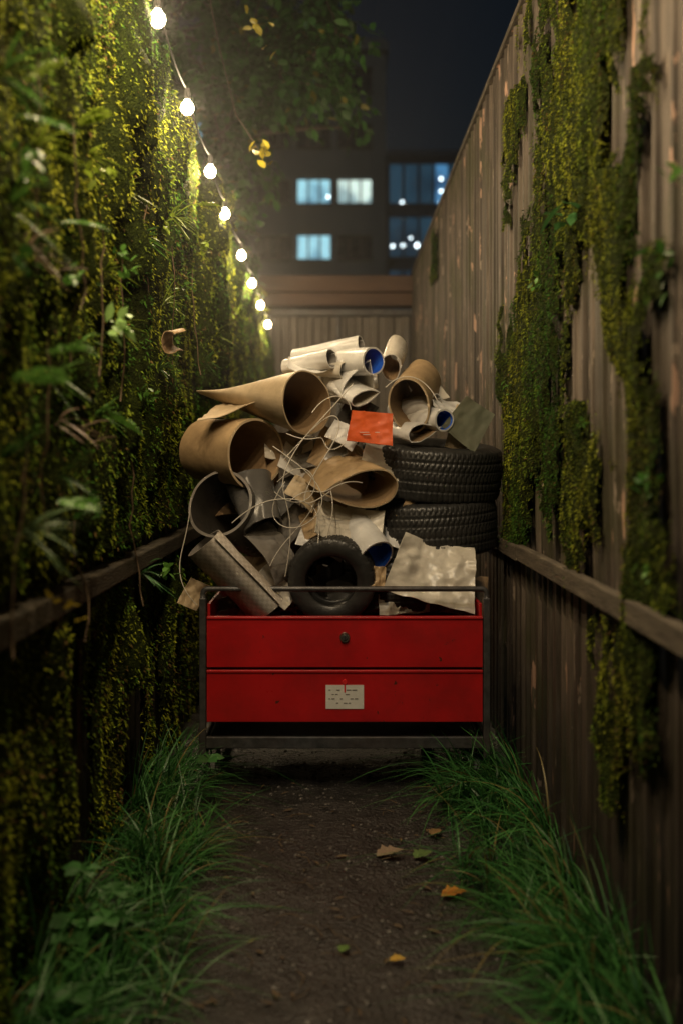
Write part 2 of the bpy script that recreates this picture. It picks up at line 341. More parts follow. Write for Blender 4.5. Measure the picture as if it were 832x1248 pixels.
def maskR(y,z):
    out=np.full(np.shape(y),-1.)
    for L_ in STW:
        zz=[a[0] for a in L_]; c=np.interp(z,zz,[a[1] for a in L_]); h=np.interp(z,zz,[a[2] for a in L_])
        q=1-np.abs(y-c)/h; q=np.where((z<zz[0]-.05)|(z>zz[-1]+.02),-1,q); out=np.maximum(out,q)
    n=fbm(y*11,z*3.5,77,5); r=out*.8+(n-.515)*2.5
    return np.where(out>-.45,r,-1)
thR=lambda y,z:.006+.055*np.clip(fbm(y*13,z*5,51,4)-.2,0,1)
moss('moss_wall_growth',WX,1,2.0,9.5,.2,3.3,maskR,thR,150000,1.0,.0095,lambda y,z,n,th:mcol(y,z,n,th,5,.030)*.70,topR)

# ---------------------------------------------------------------- blades
def blades(name,base,v0,L,W,bend,col,seg=6,parent=None,matl=None,droop=1.0):
    n=len(base); t=np.linspace(0,1,seg+1); hz=v0.copy(); hz[:,2]=0; hz/=np.linalg.norm(hz,axis=1)[:,None]+1e-6
    side=np.cross(v0,np.array([0,0,1.]))+rng.normal(0,.12,(n,3)); side/=np.linalg.norm(side,axis=1)[:,None]
    V=np.zeros((n,seg+1,2,3)); C=np.zeros((n,seg+1,2,3))
    for i,q in enumerate(t):
        p=base+v0*(L*q)[:,None]+hz*(L*bend*q*q*.7)[:,None]; p[:,2]-=L*bend*q**2.3*.62*droop
        w=W*(1-q**2.2)*(.55+.9*min(q*3,1)*.5)+.0002
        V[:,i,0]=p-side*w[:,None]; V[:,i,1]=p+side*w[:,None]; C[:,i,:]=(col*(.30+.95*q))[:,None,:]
    b=(np.arange(n)*(seg+1)*2)[:,None]; F_=[]
    for i in range(seg): F_.append(np.concatenate([b+2*i,b+2*i+1,b+2*i+3,b+2*i+2],1))
    return mesh_obj(name,V.reshape(-1,3),np.concatenate(F_),matl or M_grass,col=C.reshape(-1,3),smooth=True,parent=parent)
def grass(name,side):
    B=[];D=[];Ls=[];CC=[]
    nt_=235 if side>0 else 190
    for i in range(nt_):
        y=rng.uniform(2.2,5.0)
        inner=np.interp(y,[2.3,3,4.3,5.1],[.50,.52,.46,.54] if side<0 else [.52,.53,.48,.48])+ (vn(y*4.0,side*3.,70)-.5)*.22
        x=.80-(.80-inner)*rng.random()**1.1
        if side>0: x=min(x,.74)
        dens=vn(y*2.7,x*5+side*9,71)
        if rng.random()>.25+dens: continue
        k=rng.integers(8,40); hh=rng.choice([.5,.75,1.0,1.3])*(.68+.5*dens)*(.92 if side<0 else 1.05); clean=rng.uniform(-.5,.5,2)
        cc=rng.uniform(.6,1.3)
        for j in range(k):
            a=rng.uniform(0,6.28); r=rng.uniform(0,.022); 
            tilt=rng.uniform(.02,.75)
            d=np.array([math.cos(a)*tilt-np.sign(side)*.08+clean[0]*.4,math.sin(a)*tilt-.08+clean[1]*.5,1.]); d/=np.linalg.norm(d)
            B.append((side*x+r*math.cos(a),y+r*math.sin(a),0)); D.append(d); Ls.append(hh*rng.uniform(.14,.38)); CC.append(cc)
    B=np.array(B);D=np.array(D);Ls=np.array(Ls); CC=np.array(CC)[:,None]; n=len(B); B[:,2]=ghf(B[:,0],B[:,1])-.01
    B[:,0]=np.clip(B[:,0],-.80,.75)
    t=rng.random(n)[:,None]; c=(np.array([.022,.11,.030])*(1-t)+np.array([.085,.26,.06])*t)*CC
    dead=(rng.random(n)<.06)[:,None]; c=np.where(dead,np.array([.24,.19,.07]),c)
    D[:,0]=np.where((B[:,0]>.6)&(D[:,0]>0),-D[:,0]*.6,D[:,0]); D[:,0]=np.where((B[:,0]<-.65)&(D[:,0]<0),-D[:,0]*.6,D[:,0])
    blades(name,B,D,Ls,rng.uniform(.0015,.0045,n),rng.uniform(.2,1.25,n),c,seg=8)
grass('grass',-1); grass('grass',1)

def leaf_mesh(name,P,D,L,W,col,parent=None,fold=.25):
    n=len(P); D=D/np.linalg.norm(D,axis=1)[:,None]; r=rng.normal(0,.35,(n,3))+np.array([0,0,1.]); s=np.cross(D,r); s/=np.linalg.norm(s,axis=1)[:,None]+1e-6; u=np.cross(s,D)
    q=[(0,0),(.3,.8),(.65,.85),(1,0),(.65,-.85),(.3,-.8),(.5,0)]
    V=np.stack([P+D*(L*a)[:,None]+s*(W*b)[:,None]+u*(W*abs(b)*fold-L*.18*a*a)[:,None] for a,b in q],1)
    o=(np.arange(n)*7)[:,None]; F_=np.concatenate([np.concatenate([o+a,o+b,o+c],1) for a,b,c in((0,6,1),(1,6,2),(2,6,3),(3,6,4),(4,6,5),(5,6,0))])
    return mesh_obj(name,V.reshape(-1,3),F_,M_leaf,col=np.repeat(col,7,axis=0),parent=parent,smooth=False)
def wallpt(u,v,x): Yd=F*x/(u-412); return np.array([x,Yd,EYE+(555-v)/F*Yd])
def rosette(u,v,x,k,L,W,c,up=.3,bend=.8):
    p=wallpt(u,v,x); s=-np.sign(x); B=np.repeat([p-np.array([s*.05,0,0])],k,0)+rng.normal(0,.006,(k,3))
    a=rng.uniform(0,6.28,k); D=np.stack([s*rng.uniform(.3,1.,k),np.cos(a)*.9,np.sin(a)*.8+up],-1); D/=np.linalg.norm(D,axis=1)[:,None]
    cc=np.array(c)*rng.uniform(.6,1.3,k)[:,None]
    blades('wall_plant',B,D,rng.uniform(.6,1.1,k)*L,np.full(k,W),rng.uniform(.3,1,k)*bend,cc,matl=M_leaf)
def sprig(u,v,x,k,L,W,c,spread=.06):
    p=wallpt(u,v,x); s=-np.sign(x); P=p+rng.normal(0,spread*.35,(k,3)); a=rng.uniform(0,6.28,k)
    D=np.stack([s*rng.uniform(.2,.9,k),np.cos(a),np.sin(a)*.8+.1],-1)
    leaf_mesh('wall_plant',P,D,rng.uniform(.6,1.2,k)*L,rng.uniform(.7,1.1,k)*W,np.array(c)*rng.uniform(.6,1.3,k)[:,None])
def fern(u,v,x,dirv,L,c,n=16):
    p=wallpt(u,v,x); P=[];D=[];Ls=[]
    d=np.array(dirv,float); d/=np.linalg.norm(d); sd=np.cross(d,[-.8,0,.6]); sd/=np.linalg.norm(sd)
    for i in range(n):
        t=(i+.5)/n; q=p+d*L*t+np.array([0,0,-.35*L*t*t])
        for s in(-1,1): P.append(q);D.append(sd*s+d*.5+np.array([0,0,-.15]));Ls.append(L*.30*math.sin(math.pi*(t*.8+.15)))
    P=np.array(P);D=np.array(D);Ls=np.array(Ls); leaf_mesh('fern',P,D,Ls,Ls*.16+.001,np.array(c)*rng.uniform(.7,1.2,len(P))[:,None])
GB=(.12,.28,.05);GY=(.26,.36,.04);GD=(.06,.16,.03);PK=(.40,.28,.20)
for a in [(45,250,-.66,22,.14,.0035,GB),(70,180,-.66,16,.11,.004,GY),(60,650,-.65,24,.13,.0035,(.20,.32,.14)),(30,560,-.66,14,.11,.004,GD),(190,290,-.66,14,.10,.007,GB),
          (225,265,-.67,16,.12,.005,GY),(140,505,-.66,18,.09,.004,GB),(100,580,-.66,14,.11,.004,GD),(190,700,-.66,16,.10,.005,(.09,.28,.08)),(60,300,-.66,12,.12,.004,PK),
          (270,410,-.68,12,.13,.004,GY),(260,440,-.68,12,.13,.004,GB),(215,370,-.67,14,.11,.004,GY),(30,90,-.66,16,.12,.004,GB),(130,190,-.66,12,.10,.004,GY),(95,520,-.66,10,.11,.004,PK),(170,230,-.67,12,.10,.004,GY),(85,460,-.66,12,.12,.004,GB),
          (115,420,-.66,10,.10,.004,GB),(150,330,-.67,10,.08,.004,GY),(210,450,-.68,12,.10,.004,GB),(165,400,-.67,10,.09,.004,GY)]:
    rosette(*a)
for a in [(138,395,-.63,16,.055,.014,(.34,.56,.18)),(150,320,-.66,14,.04,.012,GB),(120,210,-.66,12,.035,.010,GY),(35,310,-.66,14,.04,.011,GD),(75,735,-.65,5,.045,.015,(.45,.34,.04)),(200,700,-.67,10,.045,.013,GB),
          (245,300,-.68,16,.045,.012,GY),(30,200,-.66,14,.04,.011,GB),(180,480,-.67,12,.04,.011,GB),(90,340,-.66,12,.035,.010,GB),(110,620,-.66,10,.04,.011,GD),(290,380,-.69,14,.05,.012,GY),(205,270,-.68,12,.045,.012,GY),(230,350,-.68,12,.04,.011,GB)]: sprig(*a)
for a in [(30,100,-.66,(.5,-.2,.4),.13,GY),(20,140,-.66,(.6,-.1,.0),.13,GB),(15,460,-.66,(.5,.3,.2),.13,GB),(130,500,-.67,(.6,.1,-.2),.11,GB),(70,610,-.66,(.6,-.2,.1),.12,GB),(235,250,-.68,(.6,0,.2),.14,GY),(95,150,-.67,(.5,.3,.5),.12,GY),(75,270,-.66,(.7,-.1,.1),.12,GB),(55,430,-.66,(.6,.1,.3),.12,GB)]: fern(*a)
for a in [(790,592,.74,14,.04,.012,(.07,.20,.04)),(692,262,.72,5,.10,.028,(.06,.17,.05)),(712,520,.74,14,.02,.008,(.10,.24,.04)),(658,345,.74,10,.03,.009,GB),(806,320,.74,10,.04,.01,GD),(826,200,.74,8,.05,.012,GB),(790,700,.74,10,.03,.01,GB),(622,470,.74,8,.04,.01,GB)]: sprig(*a)
vb=MB()
for u,v in [(50,60),(90,150),(120,250),(60,400),(150,300),(180,250),(210,300),(100,560),(30,520),(235,330),(160,560)]:
    p=wallpt(u,v,-.69); pts=[p]
    for i in range(9): pts.append(pts[-1]+np.array([rng.normal(0,.006),rng.normal(0,.018),-.055]))
    vb.tube(pts,.0025,5)
for u,v in [(100,520),(70,330),(110,540)]:
    p=wallpt(u,v,-.67); vb.tube([p+np.array([.05*math.sin(i*.7),.05*i,-.012*i*i*.3+.04*math.sin(i*.5)]) for i in range(8)],.0022,5)
vb.obj('hanging_vine',[mat('vine_stem',(.08,.05,.03),(.20,.14,.08),20,.7,0)],smooth=True)

P=[];D=[];Ls=[];sb=MB()
for u,v,Yd in [(110,1110,3.05),(140,1085,3.1),(75,1170,2.9),(120,1150,3.0),(90,1210,2.7),(60,1120,3.0),(160,1120,3.2),(50,1200,2.8),(255,925,4.5),(100,1060,3.1),(130,1120,3.0),(85,1140,2.95)]:
    q=at(u,v,Yd); q[0]=max(q[0],-.70); r0=(q[0]+.03,q[1]+.02,0); sb.tube([r0,(q[0]+.01,q[1],q[2]*.6),q],.0022,5)
    for k in range(5):
        a=k*1.256+.3; P.append(q); D.append((math.cos(a),math.sin(a),.15)); Ls.append(.055+.02*random.random())
P=np.array(P);D=np.array(D,float);Ls=np.array(Ls)
sb.obj('broadleaf_weed',[mat('weed_stem',(.04,.08,.02),(.08,.14,.03),20,.6,0)],smooth=True)
o=leaf_mesh('leaves',P,D,Ls,Ls*.42,np.array([.06,.18,.05])*rng.uniform(.6,1.2,len(P))[:,None],parent=bpy.data.objects['broadleaf_weed'])

# ---------------------------------------------------------------- tree
T=empty('broadleaf_tree'); tb=MB(); tr=random.Random(3)
trunk=[(-1.35,10.4,0),(-1.33,10.4,1.5),(-1.22,10.35,3.0),(-1.12,10.3,4.2),(-1.2,10.4,5.6),(-1.0,10.5,7)]
tb.tube(trunk,[.16,.14,.12,.10,.07,.03],12)
tips=[]
def branch(p,d,L,r,dep):
    pts=[np.array(p)]; d=np.array(d,float); d/=np.linalg.norm(d); loc=[]
    for i in range(5):
        d=d+np.array([tr.gauss(0,.16),tr.gauss(0,.16),tr.gauss(-.02,.12)]); d/=np.linalg.norm(d); pts.append(pts[-1]+d*L/5)
        if dep>=1: loc.append((pts[-1].copy(),d.copy()))
    if dep>0 and (pts[-1][0]>.22 or (pts[-1][0]>-.6 and pts[-1][2]<4.0)): return
    tips.extend(loc)
    tb.tube(pts,[r*(1-.15*i) for i in range(6)],6)
    if dep<2:
        for k in range(5):
            q=pts[tr.randint(1,5)]; branch(q,d+np.array([tr.gauss(0,.7),tr.gauss(0,.7),tr.gauss(-.05,.55)]),L*.6,r*.45,dep+1)
for p,d,L in [((-1.12,10.3,4.2),(1,-.6,.35),1.2),((-1.2,10.35,3.4),(.5,-.7,.3),.8),((-1.15,10.35,4.8),(1,.1,.4),1.1),((-1.2,10.4,5.4),(.8,-.8,.4),1.1),((-1.2,10.4,5.2),(-1,.3,.4),1.4),((-1.15,10.3,4.4),(-.6,-1,.3),1.4),
              ((-1.0,10.5,6.4),(.6,-.3,1),1.1),((-1.1,10.5,5.9),(-.5,.6,.8),1.3),((-1.13,10.3,4.0),(.2,-1,.3),1.3),((-1.1,10.4,5.0),(.9,-.7,-.05),1.2),((-1.2,10.4,3.8),(-1,0,.5),1.1),((-1.1,10.4,4.6),(.8,-.9,.3),1.2)]: branch(p,d,L,.045,0)
tb.obj('trunk_and_limbs',[mat('bark',(.04,.03,.022),(.12,.09,.065),12,.9,.8,(1,1,.3))],T,smooth=True)
n=11500; idx=rng.integers(0,len(tips),n); P=np.array([tips[i][0] for i in idx])+rng.normal(0,.08,(n,3)); D=np.array([tips[i][1] for i in idx])+rng.normal(0,.7,(n,3))+np.array([0,0,-.35])
ok=~((P[:,2]<3.3)&(P[:,0]>-.7)); ok&=~(P[:,0]>.35); ok&=~((P[:,2]<3.95)&(P[:,0]>-.55))
P=P[ok];D=D[ok];n=len(P)
Ls=rng.uniform(.07,.13,n); c=np.array([.05,.15,.03])*rng.uniform(.5,1.5,n)[:,None]; c=np.where((rng.random(n)<.03)[:,None],np.array([.22,.2,.02]),c)
leaf_mesh('crown_leaves',P,D,Ls,Ls*.33,c,parent=T)
tw=MB(); A_=[at(250,-30,6.5),at(268,60,6.4),at(288,140,6.3),at(318,186,6.2),at(330,190,6.2)]; tw.tube(A_,[.005,.004,.0035,.003,.002],6)
tw.obj('hanging_twig',[bpy.data.materials['bark']],T,smooth=True)
P=np.array([A_[3]+rng.normal(0,.035,3) for _ in range(12)]+[at(318,35,6.4)+rng.normal(0,.05,3) for _ in range(10)]); D=rng.normal(0,1,(len(P),3)); Ls=rng.uniform(.05,.08,len(P))
leaf_mesh('yellow_leaves',P,D,Ls,Ls*.36,np.array([.42,.36,.03])*rng.uniform(.6,1.2,len(P))[:,None],parent=T)

# ---------------------------------------------------------------- string lights
warm=(1.0,.76,.46)
m,nt,p=newmat('bulb_glass'); 
for nn in list(nt.nodes):
    if nn.type!='OUTPUT_MATERIAL': nt.nodes.remove(nn)
em=N(nt,'ShaderNodeEmission',Strength=70.); em.inputs[0].default_value=(1,.76,.46,1); tr_=N(nt,'ShaderNodeBsdfTransparent'); mx=N(nt,'ShaderNodeMixShader'); mx.inputs[0].default_value=.5
nt.links.new(tr_.outputs[0],mx.inputs[1]); nt.links.new(em.outputs[0],mx.inputs[2]); nt.links.new(mx.outputs[0],nt.nodes['Material Output'].inputs[0]); M_bulb=m
m.cycles.emission_sampling='NONE'
SL=empty('string_lights')
bl=[(-.66,4.17,1.60,54),(-.66,4.99,1.525,56),(-.66,5.89,1.47,50),(-.66,6.64,1.41,42),(-.66,7.79,1.37,42),(-.66,8.73,1.32,42),(-.66,9.7,1.28,42),(-.66,10.7,1.23,42),
    (-.48,3.45,1.75,125),(-.30,2.75,1.88,190),(-.34,1.9,1.98,120),(-.30,1.0,2.0,60)]  # unseen stronger bulbs, added overhead as fill for cart and pile
order=[11,10,9,8,0,1,2,3,4,5,6,7]
wire=MB(); prev=None; pts=[]
for k in order:
    x,y,z,w=bl[k]; b=np.array([x,y,EYE+z]); c=b+np.array([-.005,0,.085])
    if prev is not None:
        for t in np.linspace(0,1,9)[:-1]: q=prev*(1-t)+c*t; q[2]-=.05*4*t*(1-t)*.8; pts.append(q)
    prev=c
pts.append(prev); pts.append(prev+np.array([-.02,.5,.02]))
wire.tube(pts,.0045,6); wire.obj('cable',[M_black],SL,smooth=True)
sk=MB(); bb=MB()
for x,y,z,w in bl:
    b=np.array([x,y,EYE+z]); sk.tube([b+(0,0,.034),b+(0,0,.048),b+(0,0,.085)],[.013,.015,.010],10)
    prof=[(.0,-.034),(.015,-.030),(.025,-.020),(.030,-.003),(.027,.012),(.017,.025),(.012,.034)]
    bb.tube([b+(0,0,h) for r,h in prof],[max(r,.002) for r,h in prof],16)
    l=bpy.data.lights.new('bulb_and_fill_light','POINT'); l.energy=w*.85; l.color=warm; l.shadow_soft_size=.022
    lo=bpy.data.objects.new('bulb_and_fill_light',l); lo.location=b; link(lo,SL)
sk.obj('sockets',[M_black],SL,smooth=True); bb.obj('bulbs',[M_bulb],SL,smooth=True)
mm,nt,p=newmat('bulb_halo_scatter'); nt.nodes.remove(p); vs=N(nt,'ShaderNodeVolumeScatter',Density=.009,Anisotropy=.72); nt.links.new(vs.outputs[0],nt.nodes['Material Output'].inputs['Volume'])  # thin scatter volume added to put halos around the bulbs
mi_=MB(); mi_.box(-.815,.765,3.3,11.75,1.6,4.4); mi_.obj('bulb_halo_volume',[mm])

# ---------------------------------------------------------------- buildings
M_b1=mat('dark_render_wall',(.17,.175,.17),(.24,.245,.24),.6,.85,0,dirt=.3,dscale=.3); M_b2=mat('curtain_wall_frame',(.05,.07,.10),(.08,.10,.13),.6,.5,0)
M_glass=mat('dark_glass',(.010,.014,.02),(.02,.03,.045),.5,.12,.0,dirt=0,spec=.8)
W_cy=emis('window_light_cool',(.42,.85,.98),.9,1.1,.4); W_wh=emis('window_light_white',(.75,.95,.85),1.1,1.6,.35); W_bl=emis('window_light_blue',(.10,.36,.70),.6,.8); W_db=emis('window_dim_blue',(.012,.05,.085),.8,.3)
W_dim=emis('window_light_dim',(.3,.5,.5),.35,1.5); W_lamp=emis('ceiling_lamp_glow',(.8,.95,1.),6.)
def building(name,x0,x1,y,depth,h,fh,bay,sill,wh,ww,m,lit,default,off=0,mull=2):
    e=empty(name); w=MB(); fr=MB(); body=MB(); body.box(x0,x1,y+.42,y+depth,0,h-.05); body.obj('core',[m],e)
    panes={}
    nb=int((x1-x0)/bay+.001); nf=int(h/fh)
    for fl in range(nf):
        z=fl*fh+off; w.box(x0,x1,y,y+.4,max(z,0),z+sill)
        xl=x0
        for b in range(nb):
            a=x0+b*bay+(bay-ww)/2; w.box(xl,a,y,y+.4,z+sill,z+sill+wh); xl=a+ww
            k=lit.get((fl,b),default); panes.setdefault(k,MB()).box(a,a+ww,y+.22,y+.26,z+sill,z+sill+wh)
            for q in range(mull+1):
                xm=a+ww*q/mull; fr.box(max(a,xm-.05),min(a+ww,xm+.05),y+.15,y+.215,z+sill,z+sill+wh)
            fr.box(a-.05,a+ww+.05,y-.08,y-.003,z+sill-.1,z+sill-.01)
        w.box(xl,x1,y,y+.4,z+sill,z+sill+wh); w.box(x0,x1,y,y+.4,z+sill+wh+.002,z+fh-.002)
    w.box(x0-.15,x1+.15,y-.15,y+depth+.1,nf*fh+off,nf*fh+off+.5)
    w.obj('walls',[m],e); fr.obj('window_frames',[M_frame],e)
    for k,v_ in panes.items(): v_.obj('window_panes',[k],e)
    return e
building('apartment_block',-13.1,2.5,60,14,23.6,2.95,2.15,.0+.85,1.25,1.8,M_b1,{(4,5):W_cy,(5,5):W_cy,(5,6):W_wh,(7,5):W_dim,(6,2):W_cy},M_glass,off=-.9,mull=3)
lit2={(5,3):W_bl,(4,3):W_bl,(3,2):W_bl,(2,1):W_bl}
ob=building('office_block',3.3,19.3,75,16,21.0,3.5,1.0,.5,2.6,.92,M_b2,{**lit2},W_db,mull=1)
lm=MB()
for u,v,r in [(490,247,5),(478,300,4),(491,299,5),(508,299,6),(553,219,5),(537,218,4),(537,233,4),(537,247,5),(515,300,4),(500,290,3)]:
    c=at(u,v,75.1); q=r/F*75*.5; lm.add([(c[0]+a*q,75.1+b*q*.3,c[2]+d*q) for a,b,d in ico],icf)
lm.obj('room_lamps',[W_lamp],ob)
lm=MB()
for u,v,r in [(408,232,6),(400,240,4)]:
    c=at(u,v,60.2); q=r/F*60*.5; lm.add([(c[0]+a*q,60.2+b*q*.1,c[2]+d*q) for a,b,d in ico],icf)
lm.obj('room_lamps',[W_lamp],bpy.data.objects['apartment_block'])
building('apartment_block',-34,-17,48,14,20,2.95,2.4,.85,1.35,1.5,M_b1,{(3,2):W_cy},M_glass)
building('apartment_block',21,40,55,14,17,2.95,2.4,.85,1.35,1.5,M_b1,{(3,2):W_cy},M_glass)

# ---------------------------------------------------------------- cart
CT=empty('tool_cart'); y0,y1=4.70,5.50; xl,xr=-.573,.627
c=MB(); pr=.014
for x in(xl+pr,xr-pr):
    c.box(x-pr,x+pr,y0,y0+2*pr,.135,.80); c.box(x-pr,x+pr,y1-2*pr,y1,.135,.80)
c.box(xl+2*pr,xr-2*pr,y0+.002,y0+.026,.178,.226); c.box(xl+2*pr,xr-2*pr,y1-.026,y1-.002,.178,.226)
for x in(xl+pr,xr-pr): c.box(x-.012,x+.012,y0+2*pr,y1-2*pr,.18,.224)
c.box(xl+2*pr,xr-2*pr,y0+.03,y1-.03,.19,.205)
c.obj('frame',[M_frame],CT,bevel=.004)
h=MB()
def hoop(yh):
    zt=.837; R=.02; pts=[(xl+pr,yh,.79)]
    for t in np.linspace(0,math.pi/2,6): pts.append((xl+pr+R-R*math.cos(t),yh,zt-R+R*math.sin(t)))
    for t in np.linspace(math.pi/2,0,6): pts.append((xr-pr-R+R*math.cos(t),yh,zt-R+R*math.sin(t)))
    pts.append((xr-pr,yh,.79)); h.tube(pts,.0115,10)
hoop(y0+pr); hoop(y1-pr); h.obj('push_rail',[M_frame],CT,smooth=True)
b=MB(); bx0,bx1=xl+.031,xr-.031
b.box(bx0,bx1,y0+.03,y1-.03,.285,.30); b.box(bx0,bx0+.012,y0+.03,y1-.03,.303,.775); b.box(bx1-.012,bx1,y0+.03,y1-.03,.303,.775)
b.box(bx0+.013,bx1-.013,y1-.043,y1-.031,.303,.775); b.box(bx0+.013,bx1-.013,y0+.045,y0+.055,.303,.715); b.box(bx0+.013,bx1-.013,y0+.06,y1-.045,.60,.612)
b.obj('cabinet',[M_red],CT,bevel=.002)
d=MB(); 
def front(z0_,z1_):
    d.box(bx0,bx1,y0+.004,y0+.028,z0_,z1_); d.box(bx0+.0,bx1-.0,y0-.001,y0+.003,z1_-.011,z1_-.001)
front(.514,.724); front(.288,.503); d.obj('drawer_fronts',[M_red],CT,bevel=.0035)
k=MB(); kc=at(420,777,4.7); kc[1]=y0
def disc(mb,c,r,d0,d1,n=24,m=0):
    mb.add([(c[0]+r*math.cos(t*2*math.pi/n),d0,c[2]+r*math.sin(t*2*math.pi/n)) for t in range(n)]+[(c[0]+r*.85*math.cos(t*2*math.pi/n),d1,c[2]+r*.85*math.sin(t*2*math.pi/n)) for t in range(n)],
      [(t,(t+1)%n,n+(t+1)%n,n+t) for t in range(n)]+[tuple(range(n,2*n))],m)
disc(k,kc,.022,y0+.004,y0-.006); disc(k,kc,.013,y0-.006,y0-.010,m=1); k.box(kc[0]-.002,kc[0]+.002,y0-.013,y0-.0105,kc[2]-.008,kc[2]+.008,2)
k.obj('lock',[M_chrome,M_frame,M_black],CT)
la=at(397,835,4.7); lb=at(443,864,4.7); l=MB(); l.box(la[0],lb[0],y0+.0015,y0+.0035,lb[2],la[2])
for i in range(4):
    zz=la[2]-.022-.018*i; xx=la[0]+.012
    while xx<lb[0]-.02:
        w_=random.uniform(.006,.02); 
        if random.random()<.6: l.box(xx,min(xx+w_,lb[0]-.01),y0+.0002,y0+.0012,zz,zz+.003,1)
        xx+=w_+.005
l.box(kc[0]-.003,kc[0]+.003,y0+.0000,y0+.0012,la[2]-.03,la[2]+.005,2); disc(l,(kc[0],0,la[2]+.012),.011,y0+.003,y0-.001,m=2)
l.obj('label',[M_label,M_ink,M_redtag],CT)
w=MB()
for x in (xl+.05,xr-.05,xr-.24):
    for y in((y0+.09,y1-.09) if x!=xr-.24 else (y0+.25,)):
        n=20; cx,cz=x,.068
        prof=[(-.016,.030),(-.018,.058),(-.012,.066),(.012,.066),(.018,.058),(.016,.030)]
        vs=[(cx+a,y+r_*math.cos(2*math.pi*t/n),cz+r_*math.sin(2*math.pi*t/n)) for t in range(n) for a,r_ in prof]
        w.add(vs,[(t*6+q,t*6+(q+1)%6,((t+1)%n)*6+(q+1)%6,((t+1)%n)*6+q) for t in range(n) for q in range(6)],0)
        w.tube([(cx-.02,y,cz),(cx+.02,y,cz)],.03,12,1)
        w.box(cx-.028,cx-.023,y-.02,y+.02,cz-.01,.16,1); w.box(cx+.023,cx+.028,y-.02,y+.02,cz-.01,.16,1); w.box(cx-.035,cx+.035,y-.035,y+.035,.161,.177,1)
w.obj('casters',[M_rub,M_frame],CT)

# ---------------------------------------------------------------- tyres
def tyre(name,c,axisv,R,W,na=168,blk=36,depth=.02,gw=.2):
    a=np.array(axisv,float); a/=np.linalg.norm(a); s=np.cross(a,[0.02,.03,1]); 
    if np.linalg.norm(s)<.3: s=np.cross(a,[1,0,0.02])
    s/=np.linalg.norm(s); u=np.cross(s,a)
    prof=[]
    ri=.58*R
    for w_,r_ in[(-.30,ri*1.02),(-.36,ri*.98),(-.40,ri*1.03),(-.42,ri*1.07),(-.47,ri+.25*(R-ri)),(-.50,ri+.5*(R-ri)),(-.49,ri+.58*(R-ri)),(-.485,ri+.72*(R-ri)),(-.45,ri+.86*(R-ri)),(-.43,R*.965)]: prof.append((w_*W,r_,0))
    nb_=len(prof)
    for k_ in np.linspace(-.40,.40,33): prof.append((k_*W,R*(1-.025*(abs(k_)/.4)**2.5),1))
    for p_ in reversed([q for q in prof[:nb_]]): prof.append((-p_[0],p_[1],p_[2]))
    for w_,r_ in[(.27,ri*1.04),(.44,ri+.5*(R-ri)),(.37,R*.93),(0,R*.94),(-.37,R*.93),(-.44,ri+.5*(R-ri)),(-.27,ri*1.04)]: prof.append((w_*W,r_,0))
    k=len(prof); V=np.zeros((na,k,3))
    for i in range(na):
        t=2*math.pi*i/na
        for j,(w_,r_,tr_) in enumerate(prof):
            if tr_:
                q=w_/W; g_=0
                if min(abs(abs(q)-.10),abs(abs(q)-.25))<.013: g_=1
                row=int((q+.4)/.15); ph=(i/na*blk+.37*row+abs(q)*1.6)%1
                if ph<gw: g_=.8
                r_=r_-depth*R*g_
            elif abs(w_)>.41*W and r_>.9*R and int(i/na*blk)%2==0: r_-=.003
            V[i,j]=np.array(c)+a*w_+r_*(math.cos(t)*s+math.sin(t)*u)
    f=[(i*k+j,((i+1)%na)*k+j,((i+1)%na)*k+(j+1)%k,i*k+(j+1)%k) for i in range(na) for j in range(k)]
    o=mesh_obj(name,V.reshape(-1,3),np.array(f)[:,::-1],M_rub); return o
tyre('car_tyre',(.425,5.24,1.325),(.06,-.10,1),.325,.25,na=504,blk=84)
tyre('car_tyre',(.405,5.24,1.072),(-.05,-.05,1),.325,.25,na=504,blk=84)
tyre('car_tyre',(.30,5.20,.815),(.0,.03,1),.32,.24,na=168,blk=84)
ct=at(405,705,4.88); tyre('scooter_tyre',ct,(-.10,-1,-.16),.190,.13,na=300,blk=50,depth=.03)

# ---------------------------------------------------------------- rolled sheets etc
def shell(name,P,thick,mats,center=None,uv=False,parent=None):
    nu,nv,_=P.shape; gu=np.gradient(P,axis=0); gv=np.gradient(P,axis=1); n=np.cross(gu,gv); n/=np.linalg.norm(n,axis=2)[:,:,None]+1e-9
    if center is not None:
        if ((P-center)*n).sum()<0: n=-n
    Q=P-n*thick; V=np.concatenate([P.reshape(-1,3),Q.reshape(-1,3),P.reshape(-1,3),Q.reshape(-1,3)]); o=nu*nv
    A=gridf(nu,nv); B=A[:,::-1]+o; E=[]
    def e(a,b): E.append((a+2*o,b+2*o,b+3*o,a+3*o))
    for i in range(nu-1): e(i*nv,(i+1)*nv); e(i*nv+nv-1,(i+1)*nv+nv-1)
    for j in range(nv-1): e(j,j+1); e((nu-1)*nv+j,(nu-1)*nv+j+1)
    fs=np.concatenate([A,B,np.array(E)]); mi=[0]*len(A)+[1]*len(B)+[2 if len(mats)>2 else 0]*len(E)
    ob=mesh_obj(name,V,fs,mats,mi,smooth=True,parent=parent)
    if uv:
        me=ob.data; ul=me.uv_layers.new(name='UV'); I=np.zeros(len(me.loops),dtype=np.int32); me.loops.foreach_get('vertex_index',I); I=I%o
        U=np.stack([(I//nv)/(nu-1),(I%nv)/(nv-1)],-1).astype(np.float32); ul.data.foreach_set('uv',U.ravel())
    return ob
def frame(d,roll=0):
    d=np.array(d,float); d/=np.linalg.norm(d); s=np.cross(d,[0,0,1.]); s/=np.linalg.norm(s); u=np.cross(s,d)
    r=math.radians(roll); return d,s*math.cos(r)+u*math.sin(r),-s*math.sin(r)+u*math.cos(r)
